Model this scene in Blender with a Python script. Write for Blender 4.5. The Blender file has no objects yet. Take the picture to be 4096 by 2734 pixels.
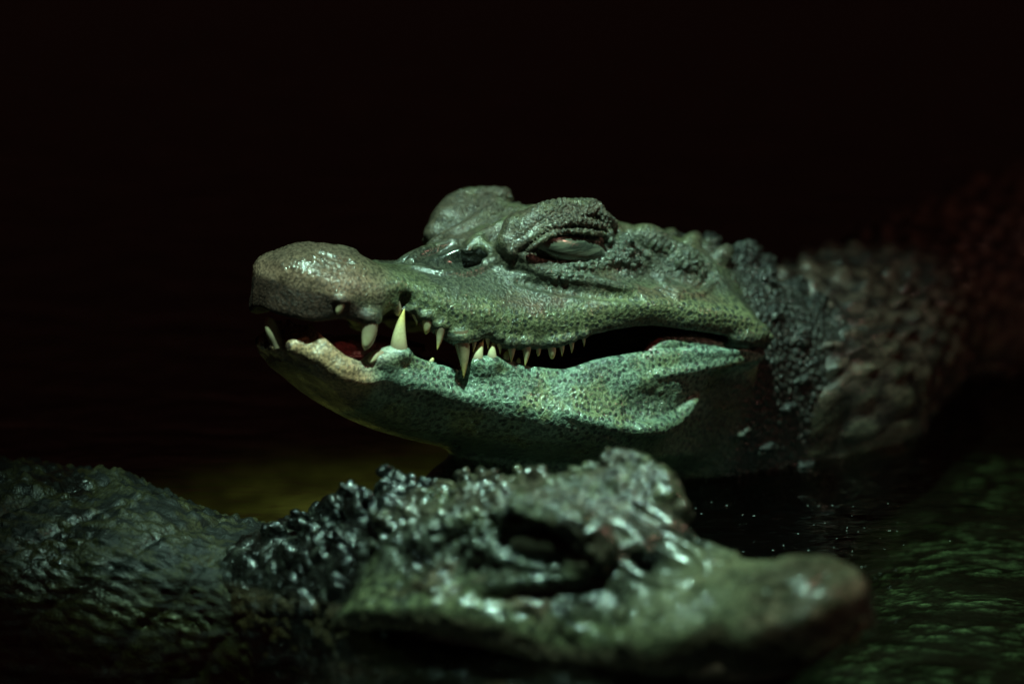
import bpy, math, random
import numpy as np
import openvdb as vdb
from mathutils import Vector, Matrix

# ------------------------------------------------------------------ scene, camera
scene = bpy.context.scene
K = 0.0004                      # one photograph pixel (of 1024) at the focus distance, in metres
D = 2.0                         # distance of the reference plane
ELEV = math.radians(15)
FWD = np.array([0, math.cos(ELEV), -math.sin(ELEV)])
UPV = np.array([0, math.sin(ELEV), math.cos(ELEV)])
RGT = np.array([1.0, 0, 0])
CAM = -FWD * D
cam_data = bpy.data.cameras.new("camera")
cam = bpy.data.objects.new("camera", cam_data)
scene.collection.objects.link(cam)
scene.camera = cam
cam.location = CAM
cam.rotation_euler = (math.radians(90) - ELEV, 0, 0)
cam_data.sensor_width = 36
cam_data.lens = 36 * D / (1024 * K)
cam_data.clip_start = 0.05
cam_data.clip_end = 50
cam_data.dof.use_dof = True
cam_data.dof.focus_distance = D - 0.012
cam_data.dof.aperture_fstop = 4.2

# ------------------------------------------------------------------ world, lamps, exposure
world = bpy.data.worlds.new("World")
scene.world = world
world.use_nodes = True
bg = world.node_tree.nodes["Background"]
bg.inputs[0].default_value = (1.0, 0.36, 0.26, 1)
bg.inputs[1].default_value = 0.0085

def aim(o, loc, target):
    o.location = loc
    d = Vector(target) - Vector(loc)
    o.rotation_euler = d.to_track_quat('-Z', 'Y').to_euler()

def lamp(name, kind, energy, color, loc, target, **kw):
    ld = bpy.data.lights.new(name, kind)
    ld.energy = energy
    ld.color = color
    for k_, v_ in kw.items():
        setattr(ld, k_, v_)
    o = bpy.data.objects.new(name, ld)
    scene.collection.objects.link(o)
    aim(o, loc, target)
    return o

lamp("tank_lamp", 'SPOT', 172, (0.56, 1.0, 0.78), (0.0, -0.34, 1.13), (0.04, -0.04, -0.03),
     spot_size=math.radians(25), spot_blend=1.0, shadow_soft_size=0.018)
lamp("red_lamp", 'AREA', 0.95, (1.0, 0.46, 0.35), (0.70, -0.15, 0.50), (0.24, 0.22, 0.02), size=0.05)

vs = scene.view_settings
vs.view_transform = 'Standard'
vs.look = 'None'
vs.exposure = 0.0
vs.gamma = 1.0
scene.cycles.use_denoising = True
scene.cycles.max_bounces = 5
scene.cycles.use_adaptive_sampling = True
scene.cycles.adaptive_threshold = 0.02
scene.cycles.transparent_max_bounces = 12

# ------------------------------------------------------------------ helpers: picture <-> place
def pd(u, v, d=0.0):
    """world point seen at pixel u,v, lying d pixel-units beyond the reference plane"""
    s = (D + d * K) / D
    return CAM + FWD * (D + d * K) + (RGT * (u - 512) + UPV * (341.5 - v)) * K * s

def ray(u, v):
    return FWD * D + (RGT * (u - 512) + UPV * (341.5 - v)) * K

class Frame:
    """head frame: x backwards along the head, y towards the camera side, z up (pixel units)"""
    def __init__(s, origin, yaw, pitch, roll, face, scale=1.0):
        a, p, r = map(math.radians, (yaw, pitch, roll))
        f = -face                                      # face -1: snout to the left
        b = np.array([f * math.cos(a) * math.cos(p), math.sin(a) * math.cos(p), -math.sin(p)])
        n = np.array([f * math.sin(a), -math.cos(a), 0.0])
        k = np.cross(n, b)
        if k[2] < 0: k = -k
        s.b = b
        s.n = n * math.cos(r) + k * math.sin(r)
        s.k = k * math.cos(r) - n * math.sin(r)
        s.o = np.array(origin, float)
        s.u = K * scale
        s.flip = np.dot(np.cross(s.b, s.n), s.k) < 0
    def w(s, P):
        P = np.asarray(P, float)
        return s.o + (P[..., 0:1] * s.b + P[..., 1:2] * s.n + P[..., 2:3] * s.k) * s.u
    def at(s, u, v, y):
        """local point at lateral offset y seen at pixel u,v"""
        r = ray(u, v)
        q = CAM - s.o
        t = (y * s.u - np.dot(q, s.n)) / np.dot(r, s.n)
        P = (q + r * t) / s.u
        return np.array([np.dot(P, s.b), y, np.dot(P, s.k)])
    def z(s, x, y, v):
        """height at which the local point (x, y, .) is seen on pixel row v"""
        p0 = s.o + (x * s.b + y * s.n) * s.u - CAM
        c = (341.5 - v) * K / D
        return (c * np.dot(p0, FWD) - np.dot(p0, UPV)) / (s.u * (np.dot(s.k, UPV) - c * np.dot(s.k, FWD)))
    def px(s, P):
        q = s.w(P) - CAM
        dd = q @ FWD
        return 512 + (q @ RGT) / dd * D / K, 341.5 - (q @ UPV) / dd * D / K

def interp(xs, ys, q):
    """smooth monotone cubic through keys"""
    xs = np.asarray(xs, float); ys = np.asarray(ys, float)
    h = np.diff(xs); m = np.diff(ys) / h
    t = np.empty_like(ys)
    t[0], t[-1] = m[0], m[-1]
    for i in range(1, len(xs) - 1):
        t[i] = 0 if m[i - 1] * m[i] <= 0 else 3 * (h[i - 1] + h[i]) / ((2 * h[i] + h[i - 1]) / m[i - 1] + (h[i] + 2 * h[i - 1]) / m[i])
    q = np.clip(q, xs[0], xs[-1])
    i = np.clip(np.searchsorted(xs, q) - 1, 0, len(xs) - 2)
    s_ = (q - xs[i]) / h[i]
    return ((2 * s_**3 - 3 * s_**2 + 1) * ys[i] + (s_**3 - 2 * s_**2 + s_) * h[i] * t[i]
            + (-2 * s_**3 + 3 * s_**2) * ys[i + 1] + (s_**3 - s_**2) * h[i] * t[i + 1])

def catmull_closed(P, m):
    """P: (n, K, 3) rings -> (n, K*m, 3) smooth closed rings"""
    a, b, c, d = np.roll(P, 1, 1), P, np.roll(P, -1, 1), np.roll(P, -2, 1)
    out = []
    for t in np.arange(m) / m:
        out.append(0.5 * (2 * b + (c - a) * t + (2 * a - 5 * b + 4 * c - d) * t**2 + (3 * b - a - 3 * c + d) * t**3))
    return np.stack(out, 2).reshape(P.shape[0], -1, 3)

def rings_mesh(R):
    """closed mesh from rings (n, m, 3); ends capped with a fan"""
    n, m, _ = R.shape
    V = np.concatenate([R.reshape(-1, 3), R[0].mean(0)[None], R[-1].mean(0)[None]])
    i, j = np.meshgrid(np.arange(n - 1), np.arange(m), indexing='ij')
    j2 = (j + 1) % m
    Q = np.stack([i * m + j, i * m + j2, (i + 1) * m + j2, (i + 1) * m + j], -1).reshape(-1, 4)
    jj = np.arange(m); j2 = (jj + 1) % m
    T = np.concatenate([np.stack([np.full(m, n * m), j2, jj], -1),
                        np.stack([np.full(m, n * m + 1), (n - 1) * m + jj, (n - 1) * m + j2], -1)])
    return V, Q, T

def loft(fr, curves, n=90, m=6):
    """curves: lists of (x, w, z) from the mid top over the near side to the mid bottom; mirrored to the far side"""
    t = np.linspace(0, 1, n)
    C = []
    for c in curves:
        c = np.asarray(c, float)
        s_ = (c[:, 0] - c[0, 0]) / (c[-1, 0] - c[0, 0])
        C.append(np.stack([c[0, 0] + t * (c[-1, 0] - c[0, 0]), interp(s_, c[:, 1], t), interp(s_, c[:, 2], t)], -1))
    C = np.stack(C, 1)
    mir = C[:, 1:-1][:, ::-1] * np.array([1, -1, 1])
    return catmull_closed(np.concatenate([C, mir], 1), m)

def smin(a, b, k):
    if k <= 0: return np.minimum(a, b)
    h = np.maximum(k - np.abs(a - b), 0) / k
    return np.minimum(a, b) - h * h * k * 0.25

class Clay:
    """signed distance field over the near half (y >= 0) of a head; mirrored on extraction"""
    def __init__(s, lo, hi, h, band=14.0):
        s.h = h; s.lo = np.array(lo, float); s.band = band
        s.n = np.ceil((np.array(hi) - lo) / h).astype(int) + 1
        s.a = np.full(s.n, band, np.float32)
    def mesh_array(s, R):
        V, Q, T = rings_mesh(R)
        tr = vdb.createLinearTransform(voxelSize=s.h)
        g = vdb.FloatGrid.createLevelSetFromPolygons((V - s.lo).astype(np.float32), triangles=T.astype(np.uint32), quads=Q.astype(np.uint32),
                                                     transform=tr, halfWidth=s.band / s.h)
        arr = np.full(s.n, s.band, np.float32)
        g.copyToArray(arr, ijk=(0, 0, 0))
        return arr
    def add_mesh(s, R, k=4.0):
        b = s.mesh_array(R)
        s.a = smin(s.a, b, k)
        return b
    def box(s, lo, hi):
        i0 = np.clip(np.floor((np.array(lo) - s.lo) / s.h).astype(int), 0, s.n)
        i1 = np.clip(np.ceil((np.array(hi) - s.lo) / s.h).astype(int) + 1, 0, s.n)
        if np.any(i1 <= i0): return None
        sl = tuple(slice(a, b) for a, b in zip(i0, i1))
        g = np.meshgrid(*[(np.arange(a, b) * s.h + l).astype(np.float32) for a, b, l in zip(i0, i1, s.lo)], indexing='ij', sparse=True)
        return sl, g
    def put(s, sl, d, k, sub):
        if sub: s.a[sl] = -smin(-s.a[sl], d, k)
        else: s.a[sl] = smin(s.a[sl], d, k)
    def ell(s, c, r, k=3.0, sub=False, yaw=0.0, pitch=0.0):
        c = np.array(c, float); r = np.array(r, float)
        m = max(r) + k + 3
        b = s.box(c - m, c + m)
        if b is None: return
        sl, (X, Y, Z) = b
        X, Y, Z = X - c[0], Y - c[1], Z - c[2]
        if yaw:
            ca, sa = math.cos(math.radians(yaw)), math.sin(math.radians(yaw))
            X, Y = ca * X + sa * Y, -sa * X + ca * Y
        if pitch:
            ca, sa = math.cos(math.radians(pitch)), math.sin(math.radians(pitch))
            X, Z = ca * X + sa * Z, -sa * X + ca * Z
        k0 = np.sqrt((X / r[0])**2 + (Y / r[1])**2 + (Z / r[2])**2)
        k1 = np.sqrt((X / r[0]**2)**2 + (Y / r[1]**2)**2 + (Z / r[2]**2)**2) + 1e-9
        s.put(sl, (k0 * (k0 - 1) / k1).astype(np.float32), k, sub)
    def tube(s, pts, rad, k=3.0, sub=False):
        pts = np.array(pts, float)
        rad = np.full(len(pts), rad, float) if np.isscalar(rad) else np.array(rad, float)
        # smooth the polyline
        t = np.arange(len(pts)); q = np.linspace(0, len(pts) - 1, (len(pts) - 1) * 4 + 1)
        if len(pts) > 2:
            pts = np.stack([interp(t, pts[:, i], q) for i in range(3)], -1); rad = np.interp(q, t, rad)
        for a, b, ra, rb in zip(pts[:-1], pts[1:], rad[:-1], rad[1:]):
            m = max(ra, rb) + k + 3
            bx = s.box(np.minimum(a, b) - m, np.maximum(a, b) + m)
            if bx is None: continue
            sl, (X, Y, Z) = bx
            ab = b - a; L = np.dot(ab, ab) + 1e-9
            h = np.clip(((X - a[0]) * ab[0] + (Y - a[1]) * ab[1] + (Z - a[2]) * ab[2]) / L, 0, 1)
            d = np.sqrt((X - a[0] - h * ab[0])**2 + (Y - a[1] - h * ab[1])**2 + (Z - a[2] - h * ab[2])**2) - (ra + (rb - ra) * h)
            s.put(sl, d.astype(np.float32), k * 0.5 if not sub else k, sub)
    def sample(s, arr, P):
        q = P.copy(); q[:, 1] = np.abs(q[:, 1])
        i = np.clip(np.round((q - s.lo) / s.h).astype(int), 0, s.n - 1)
        return arr[i[:, 0], i[:, 1], i[:, 2]]
    def extract(s):
        j0 = int(round(-s.lo[1] / s.h))                # index of y = 0
        half = s.a[:, j0:, :]
        full = np.ascontiguousarray(np.concatenate([half[:, :0:-1, :], half], 1))
        full = np.clip(full, -s.band, s.band)
        g = vdb.FloatGrid(s.band)
        g.copyFromArray(full)
        P, Q = g.convertToQuads(isovalue=0.0)
        P = P.astype(np.float64) * s.h
        P += np.array([s.lo[0], -(half.shape[1] - 1) * s.h, s.lo[2]])
        return P, np.asarray(Q).astype(np.int64)

def normals(P, Q):
    n = np.cross(P[Q[:, 2]] - P[Q[:, 0]], P[Q[:, 3]] - P[Q[:, 1]])
    N = np.stack([np.bincount(Q.ravel(), np.repeat(n[:, i], 4), len(P)) for i in range(3)], -1)
    return N / (np.linalg.norm(N, axis=1, keepdims=True) + 1e-12)

def hash3(i, j, k, seed):
    h = (i * 374761393 + j * 668265263 + k * 2147483647 + seed * 974634777) & 0xffffffff
    h = ((h ^ (h >> 13)) * 1274126177) & 0xffffffff
    return ((h ^ (h >> 16)) & 0xffffff) / float(0xffffff)

def noise3(P, seed=0):
    i = np.floor(P).astype(np.int64); f = P - i
    f = f * f * (3 - 2 * f)
    out = np.zeros(len(P))
    for dx in (0, 1):
        for dy in (0, 1):
            for dz in (0, 1):
                w = (f[:, 0] if dx else 1 - f[:, 0]) * (f[:, 1] if dy else 1 - f[:, 1]) * (f[:, 2] if dz else 1 - f[:, 2])
                out += w * hash3(i[:, 0] + dx, i[:, 1] + dy, i[:, 2] + dz, seed)
    return out

def fbm(P, o=4, seed=0):
    s_ = np.zeros(len(P)); a = 0.5; t = 0
    for q in range(o):
        s_ += a * noise3(P * 2**q + 17.3 * q, seed + q); t += a; a *= 0.5
    return s_ / t

def cells(P, seed=0, jit=0.9):
    """F1, F2 and a random value per cell"""
    i = np.floor(P).astype(np.int64)
    f1 = np.full(len(P), 9.0); f2 = f1.copy(); idv = np.zeros(len(P))
    for dx in (-1, 0, 1):
        for dy in (-1, 0, 1):
            for dz in (-1, 0, 1):
                a, b, c = i[:, 0] + dx, i[:, 1] + dy, i[:, 2] + dz
                q = np.stack([a + 0.5 + jit * (hash3(a, b, c, seed) - 0.5), b + 0.5 + jit * (hash3(a, b, c, seed + 1) - 0.5),
                              c + 0.5 + jit * (hash3(a, b, c, seed + 2) - 0.5)], -1)
                d = np.linalg.norm(P - q, axis=1)
                near = d < f1
                f2 = np.where(near, f1, np.minimum(f2, d))
                idv = np.where(near, hash3(a, b, c, seed + 5), idv)
                f1 = np.where(near, d, f1)
    return f1, f2, idv

def sstep(a, b, x):
    t = np.clip((x - a) / (b - a), 0, 1)
    return t * t * (3 - 2 * t)

def make_mesh(name, V, quads, mat, parent=None, attrs=None, tris=None, col=None):
    me = bpy.data.meshes.new(name)
    V = np.asarray(V, np.float32)
    quads = np.asarray(quads, np.int32).reshape(-1, 4)
    tris = np.zeros((0, 3), np.int32) if tris is None else np.asarray(tris, np.int32).reshape(-1, 3)
    me.vertices.add(len(V)); me.vertices.foreach_set("co", V.ravel())
    nl = quads.size + tris.size
    me.loops.add(nl); me.loops.foreach_set("vertex_index", np.concatenate([quads.ravel(), tris.ravel()]).astype(np.int32))
    me.polygons.add(len(quads) + len(tris))
    tot = np.concatenate([np.full(len(quads), 4), np.full(len(tris), 3)]).astype(np.int32)
    me.polygons.foreach_set("loop_start", np.concatenate([[0], np.cumsum(tot)[:-1]]).astype(np.int32))
    me.polygons.foreach_set("loop_total", tot)
    me.polygons.foreach_set("use_smooth", np.ones(len(tot), bool))
    me.update(calc_edges=True)
    me.validate()
    if col is not None:
        at = me.attributes.new("skin", 'FLOAT_COLOR', 'POINT')
        at.data.foreach_set("color", np.concatenate([col, np.ones((len(col), 1))], 1).astype(np.float32).ravel())
    for k_, a in (attrs or {}).items():
        at = me.attributes.new(k_, 'FLOAT_VECTOR' if np.ndim(a) == 2 else 'FLOAT', 'POINT')
        at.data.foreach_set("vector" if np.ndim(a) == 2 else "value", np.asarray(a, np.float32).ravel())
    me.materials.append(mat)
    o = bpy.data.objects.new(name, me)
    scene.collection.objects.link(o)
    if parent: o.parent = parent
    return o

def thing(name, label, cat):
    o = bpy.data.objects.new(name, None)
    scene.collection.objects.link(o)
    o.empty_display_size = 0.02
    o["label"] = label; o["category"] = cat
    return o

# ------------------------------------------------------------------ materials
def mat_new(name):
    m = bpy.data.materials.new(name); m.use_nodes = True
    nt = m.node_tree; nt.nodes.clear()
    out = nt.nodes.new("ShaderNodeOutputMaterial")
    p = nt.nodes.new("ShaderNodeBsdfPrincipled")
    nt.links.new(p.outputs[0], out.inputs[0])
    return m, nt, p

def nd(nt, kind, **kw):
    n = nt.nodes.new("ShaderNode" + kind)
    for k_, v_ in kw.items():
        if k_ == "inp":
            for a, b in v_.items():
                if isinstance(b, bpy.types.NodeSocket): nt.links.new(b, n.inputs[a])
                else: n.inputs[a].default_value = b
        else: setattr(n, k_, v_)
    return n

def math_(nt, op, a, b=None, clamp=False):
    n = nd(nt, "Math", operation=op, use_clamp=clamp, inp={0: a})
    if b is not None:
        if isinstance(b, bpy.types.NodeSocket): nt.links.new(b, n.inputs[1])
        else: n.inputs[1].default_value = b
    return n.outputs[0]

def ramp(nt, x, a, b):
    n = nd(nt, "MapRange", interpolation_type='SMOOTHSTEP', inp={0: x, 1: a, 2: b, 3: 0.0, 4: 1.0})
    return n.outputs[0]

def mixc(nt, f, a, b, mode='MIX'):
    n = nd(nt, "Mix", data_type='RGBA', blend_type=mode)
    for s_, v_ in ((0, f), (6, a), (7, b)):
        if isinstance(v_, bpy.types.NodeSocket): nt.links.new(v_, n.inputs[s_])
        else: n.inputs[s_].default_value = v_
    return n.outputs[2]

def skin_material(name):
    m, nt, p = mat_new(name)
    pos = nd(nt, "Attribute", attribute_name="loc").outputs["Vector"]      # animal's own coordinates (pixel units)
    col = nd(nt, "Attribute", attribute_name="skin").outputs["Color"]
    prm = nd(nt, "Attribute", attribute_name="prm").outputs["Vector"]      # dots, cracks, wetness
    sep = nd(nt, "SeparateXYZ", inp={0: prm})
    spot, crack, gloss = sep.outputs[0], sep.outputs[1], sep.outputs[2]
    n2 = nd(nt, "TexNoise", inp={"Vector": pos, "Scale": 0.30, "Detail": 3.0, "Roughness": 0.65})
    wob = nd(nt, "VectorMath", operation='ADD', inp={0: pos, 1: nd(nt, "VectorMath", operation='SCALE', inp={0: n2.outputs["Color"], "Scale": 2.6}).outputs[0]}).outputs[0]
    # sense-organ dots
    sp = nd(nt, "SeparateXYZ", inp={0: pos})
    flat = nd(nt, "CombineXYZ", inp={0: sp.outputs[0], 1: sp.outputs[2], 2: 0.0}).outputs[0]
    v1 = nd(nt, "TexVoronoi", feature='F1', voronoi_dimensions='2D', inp={"Vector": flat, "Scale": 0.14, "Randomness": 0.75})
    dot = math_(nt, 'SUBTRACT', 1.0, ramp(nt, v1.outputs["Distance"], 0.18, 0.36))
    dotc = math_(nt, 'MULTIPLY', dot, spot, True)
    dapple = math_(nt, 'MULTIPLY', ramp(nt, n2.outputs[0], 0.42, 0.60), 0.8)
    c2 = mixc(nt, dapple, mixc(nt, 1.0, col, (1.2, 1.15, 1.05, 1), 'MULTIPLY'), mixc(nt, 1.0, col, (0.22, 0.25, 0.25, 1), 'MULTIPLY'))
    # raised creases between tiny scales
    v2 = nd(nt, "TexVoronoi", feature='DISTANCE_TO_EDGE', inp={"Vector": nd(nt, "VectorMath", operation='MULTIPLY', inp={0: wob, 1: (1.0, 1.0, 0.55)}).outputs[0], "Scale": 0.08, "Randomness": 1.0})
    edge = math_(nt, 'SUBTRACT', 1.0, ramp(nt, v2.outputs["Distance"], 0.0, 0.05))
    edgec = math_(nt, 'MULTIPLY', edge, crack, True)
    c3 = mixc(nt, math_(nt, 'MULTIPLY', edgec, 0.4), c2, mixc(nt, 1.0, col, (1.9, 2.1, 1.8, 1), 'MULTIPLY'))  # glints along the creases, painted in as lighter skin
    c4 = mixc(nt, math_(nt, 'MULTIPLY', dotc, 0.9), c3, (0.014, 0.018, 0.016, 1))
    nt.links.new(c4, p.inputs["Base Color"])
    # relief
    v3 = nd(nt, "TexVoronoi", feature='F1', inp={"Vector": wob, "Scale": 0.33, "Randomness": 1.0})
    hgt = math_(nt, 'ADD', math_(nt, 'MULTIPLY', v3.outputs["Distance"], -0.35), math_(nt, 'MULTIPLY', n2.outputs[0], 1.0))
    hgt = math_(nt, 'ADD', hgt, math_(nt, 'MULTIPLY', edgec, 0.5))
    hgt = math_(nt, 'ADD', hgt, math_(nt, 'MULTIPLY', dotc, -0.3))
    rgh = nd(nt, "Attribute", attribute_name="rgh").outputs["Fac"]
    hgt = math_(nt, 'MULTIPLY', hgt, rgh)
    bmp = nd(nt, "Bump", inp={"Strength": 0.75, "Distance": 0.0016, "Height": hgt})
    nt.links.new(bmp.outputs[0], p.inputs["Normal"])
    r = math_(nt, 'SUBTRACT', 0.62, math_(nt, 'MULTIPLY', gloss, 0.36), True)
    nt.links.new(r, p.inputs["Roughness"])
    p.inputs["Specular IOR Level"].default_value = 0.28
    nt.links.new(math_(nt, 'POWER', gloss, 2.0), p.inputs["Coat Weight"])      # film of water
    p.inputs["Coat Roughness"].default_value = 0.10
    nt.links.new(bmp.outputs[0], p.inputs["Coat Normal"])
    return m

def tooth_material():
    m, nt, p = mat_new("tooth_enamel")
    pos = nd(nt, "TexCoord").outputs["Object"]
    h = nd(nt, "Attribute", attribute_name="along").outputs["Fac"]
    n = nd(nt, "TexNoise", inp={"Vector": pos, "Scale": 900.0, "Detail": 4.0})
    c = mixc(nt, ramp(nt, h, 0.0, 0.45), (0.27, 0.21, 0.15, 1), (0.58, 0.53, 0.32, 1))
    c = mixc(nt, ramp(nt, h, 0.45, 1.0), c, (0.78, 0.64, 0.20, 1))
    c = mixc(nt, math_(nt, 'MULTIPLY', ramp(nt, n.outputs[0], 0.45, 0.7), 0.4), c, (0.30, 0.24, 0.12, 1))
    rnd = nd(nt, "ObjectInfo").outputs["Random"]
    c = mixc(nt, math_(nt, 'MULTIPLY', rnd, 0.55), c, mixc(nt, 1.0, c, (0.55, 0.42, 0.30, 1), 'MULTIPLY'))
    nt.links.new(c, p.inputs["Base Color"])
    p.inputs["Roughness"].default_value = 0.32
    return m

def simple_material(name, col, rough, spec=0.5, noise=0.0, scale=300.0, bump=0.0):
    m, nt, p = mat_new(name)
    pos = nd(nt, "TexCoord").outputs["Object"]
    n = nd(nt, "TexNoise", inp={"Vector": pos, "Scale": scale, "Detail": 5.0})
    dark = tuple(c * (1 - noise) for c in col) + (1,)
    nt.links.new(mixc(nt, ramp(nt, n.outputs[0], 0.35, 0.65), tuple(col) + (1,), dark), p.inputs["Base Color"])
    p.inputs["Roughness"].default_value = rough
    p.inputs["Specular IOR Level"].default_value = spec
    if bump:
        b = nd(nt, "Bump", inp={"Strength": 0.6, "Distance": bump, "Height": n.outputs[0]})
        nt.links.new(b.outputs[0], p.inputs["Normal"])
    return m

SKIN = skin_material("caiman_skin")
TOOTH = tooth_material()
def eye_material():
    m, nt, p = mat_new("eye_membrane")
    pos = nd(nt, "Mapping", inp={"Vector": nd(nt, "TexCoord").outputs["Object"], "Scale": (90.0, 90.0, 420.0)}).outputs[0]
    n = nd(nt, "TexNoise", inp={"Vector": pos, "Scale": 1.0, "Detail": 5.0, "Roughness": 0.6})
    c = mixc(nt, ramp(nt, n.outputs[0], 0.38, 0.62), (0.085, 0.092, 0.066, 1), (0.022, 0.026, 0.02, 1))
    nt.links.new(c, p.inputs["Base Color"])
    p.inputs["Roughness"].default_value = 0.22
    p.inputs["Coat Weight"].default_value = 0.7
    p.inputs["Coat Roughness"].default_value = 0.07
    b = nd(nt, "Bump", inp={"Strength": 0.5, "Distance": 0.0009, "Height": n.outputs[0]})
    nt.links.new(b.outputs[0], p.inputs["Normal"])
    return m

EYE = eye_material()
EYE_DARK = simple_material("eye_dark", (0.02, 0.018, 0.012), 0.12, 0.6, 0.3, 250.0)
SCRAP = simple_material("food_scrap", (0.55, 0.38, 0.10), 0.4, 0.5, 0.5, 700.0, 0.001)

# ------------------------------------------------------------------ the setting
WATER_Z = pd(512, 522, 0)[2]

def water_material():
    m = bpy.data.materials.new("dark_water"); m.use_nodes = True
    nt = m.node_tree; nt.nodes.clear()
    out = nt.nodes.new("ShaderNodeOutputMaterial")
    pos = nd(nt, "NewGeometry").outputs["Position"]
    mp = nd(nt, "Mapping", inp={"Vector": pos, "Scale": (1.0, 1.9, 1.0)})
    n1 = nd(nt, "TexNoise", inp={"Vector": mp.outputs[0], "Scale": 26.0, "Detail": 3.0, "Distortion": 0.4})
    n2 = nd(nt, "TexNoise", inp={"Vector": mp.outputs[0], "Scale": 90.0, "Detail": 2.0})
    h = math_(nt, 'ADD', n1.outputs[0], math_(nt, 'MULTIPLY', n2.outputs[0], 0.22))
    b = nd(nt, "Bump", inp={"Strength": 0.55, "Distance": 0.006, "Height": h})
    fr = nd(nt, "Fresnel", inp={"IOR": 1.33, "Normal": b.outputs[0]})
    t = nd(nt, "BsdfTransparent", inp={0: (1, 1, 1, 1)})
    g = nd(nt, "BsdfGlossy", inp={0: (1, 1, 1, 1), "Roughness": 0.02, "Normal": b.outputs[0]})
    mx = nd(nt, "MixShader", inp={0: fr.outputs[0], 1: t.outputs[0], 2: g.outputs[0]})
    nt.links.new(mx.outputs[0], out.inputs[0])
    va = nd(nt, "VolumeAbsorption", inp={"Color": (0.64, 0.65, 0.50, 1), "Density": 34.0})
    nt.links.new(va.outputs[0], out.inputs["Volume"])
    m.cycles.homogeneous_volume = True
    return m

def sheet(name, x0, x1, y0, y1, z, mat, n=2, fn=None):
    xs = np.linspace(x0, x1, n); ys = np.linspace(y0, y1, n)
    X, Y = np.meshgrid(xs, ys, indexing='ij')
    P = np.stack([X.ravel(), Y.ravel(), np.full(X.size, z)], -1)
    if fn is not None: P[:, 2] += fn(P)
    i, j = np.meshgrid(np.arange(n - 1), np.arange(n - 1), indexing='ij')
    Q = np.stack([i * n + j, (i + 1) * n + j, (i + 1) * n + j + 1, i * n + j + 1], -1).reshape(-1, 4)
    o = make_mesh(name, P, Q, mat)
    o["kind"] = "structure"
    return o

x0, x1, y0, y1, z0 = -12.0, 12.0, -1.2, 30.0, WATER_Z - 0.4
WV = [(x0, y0, z0), (x1, y0, z0), (x1, y1, z0), (x0, y1, z0), (x0, y0, WATER_Z), (x1, y0, WATER_Z), (x1, y1, WATER_Z), (x0, y1, WATER_Z)]
water = make_mesh("water", WV, [(4, 5, 6, 7), (3, 2, 1, 0), (0, 1, 5, 4), (1, 2, 6, 5), (2, 3, 7, 6), (3, 0, 4, 7)], water_material())
for p_ in water.data.polygons: p_.use_smooth = False
water["kind"] = "structure"
MUD = simple_material("mud", (0.38, 0.24, 0.10), 0.9, 0.2, 0.6, 60.0, 0.004)
sheet("pool_floor", -1.6, 1.6, -1.2, 1.0, WATER_Z - 0.055, MUD, 160, lambda P: 0.03 * fbm(P * 14, 4, 3) - 0.16 * sstep(-0.03, 0.12, P[:, 0]) - 0.14 * sstep(-0.03, -0.16, P[:, 1]))
def wp(u, v, dz=0.0):
    """point seen at u,v lying dz above the water"""
    r = ray(u, v)
    return CAM + r * ((WATER_Z + dz - CAM[2]) / r[2])

# ------------------------------------------------------------------ the caimans' head shape
# reference frame in which the shape was measured (the raised head)
REF = Frame(pd(500, 330, 75), 35, 12, 7, -1)

# frame of the head in front
FS = 0.945
FR = Frame(pd(614.7, 612, -330), 37, 6.0, -3.3, 1, FS)

def curve(rows):
    """rows (x, w, v): lateral w, seen on pixel row v  ->  (x, w, z)"""
    return [(x, w, REF.z(x, w, v)) for x, w, v in rows]

LIPX = [-291, -280, -262, -235, -205, -175, -140, -112, -86, -60, -20, 20, 60, 100, 150, 200, 232]
LIPW = [4, 40, 56, 66, 70, 66, 80, 89, 94, 98, 106, 116, 128, 136, 145, 150, 150]
MARGIN = [304, 313, 317, 315, 319, 305, 327, 341, 333, 343, 344, 333, 324, 322, 327, 335, 345]
BULGE = [280, 280, 282, 287, 293, 284, 300, 309, 311, 315, 316, 311, 306, 306, 312, 320, 336]

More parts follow.
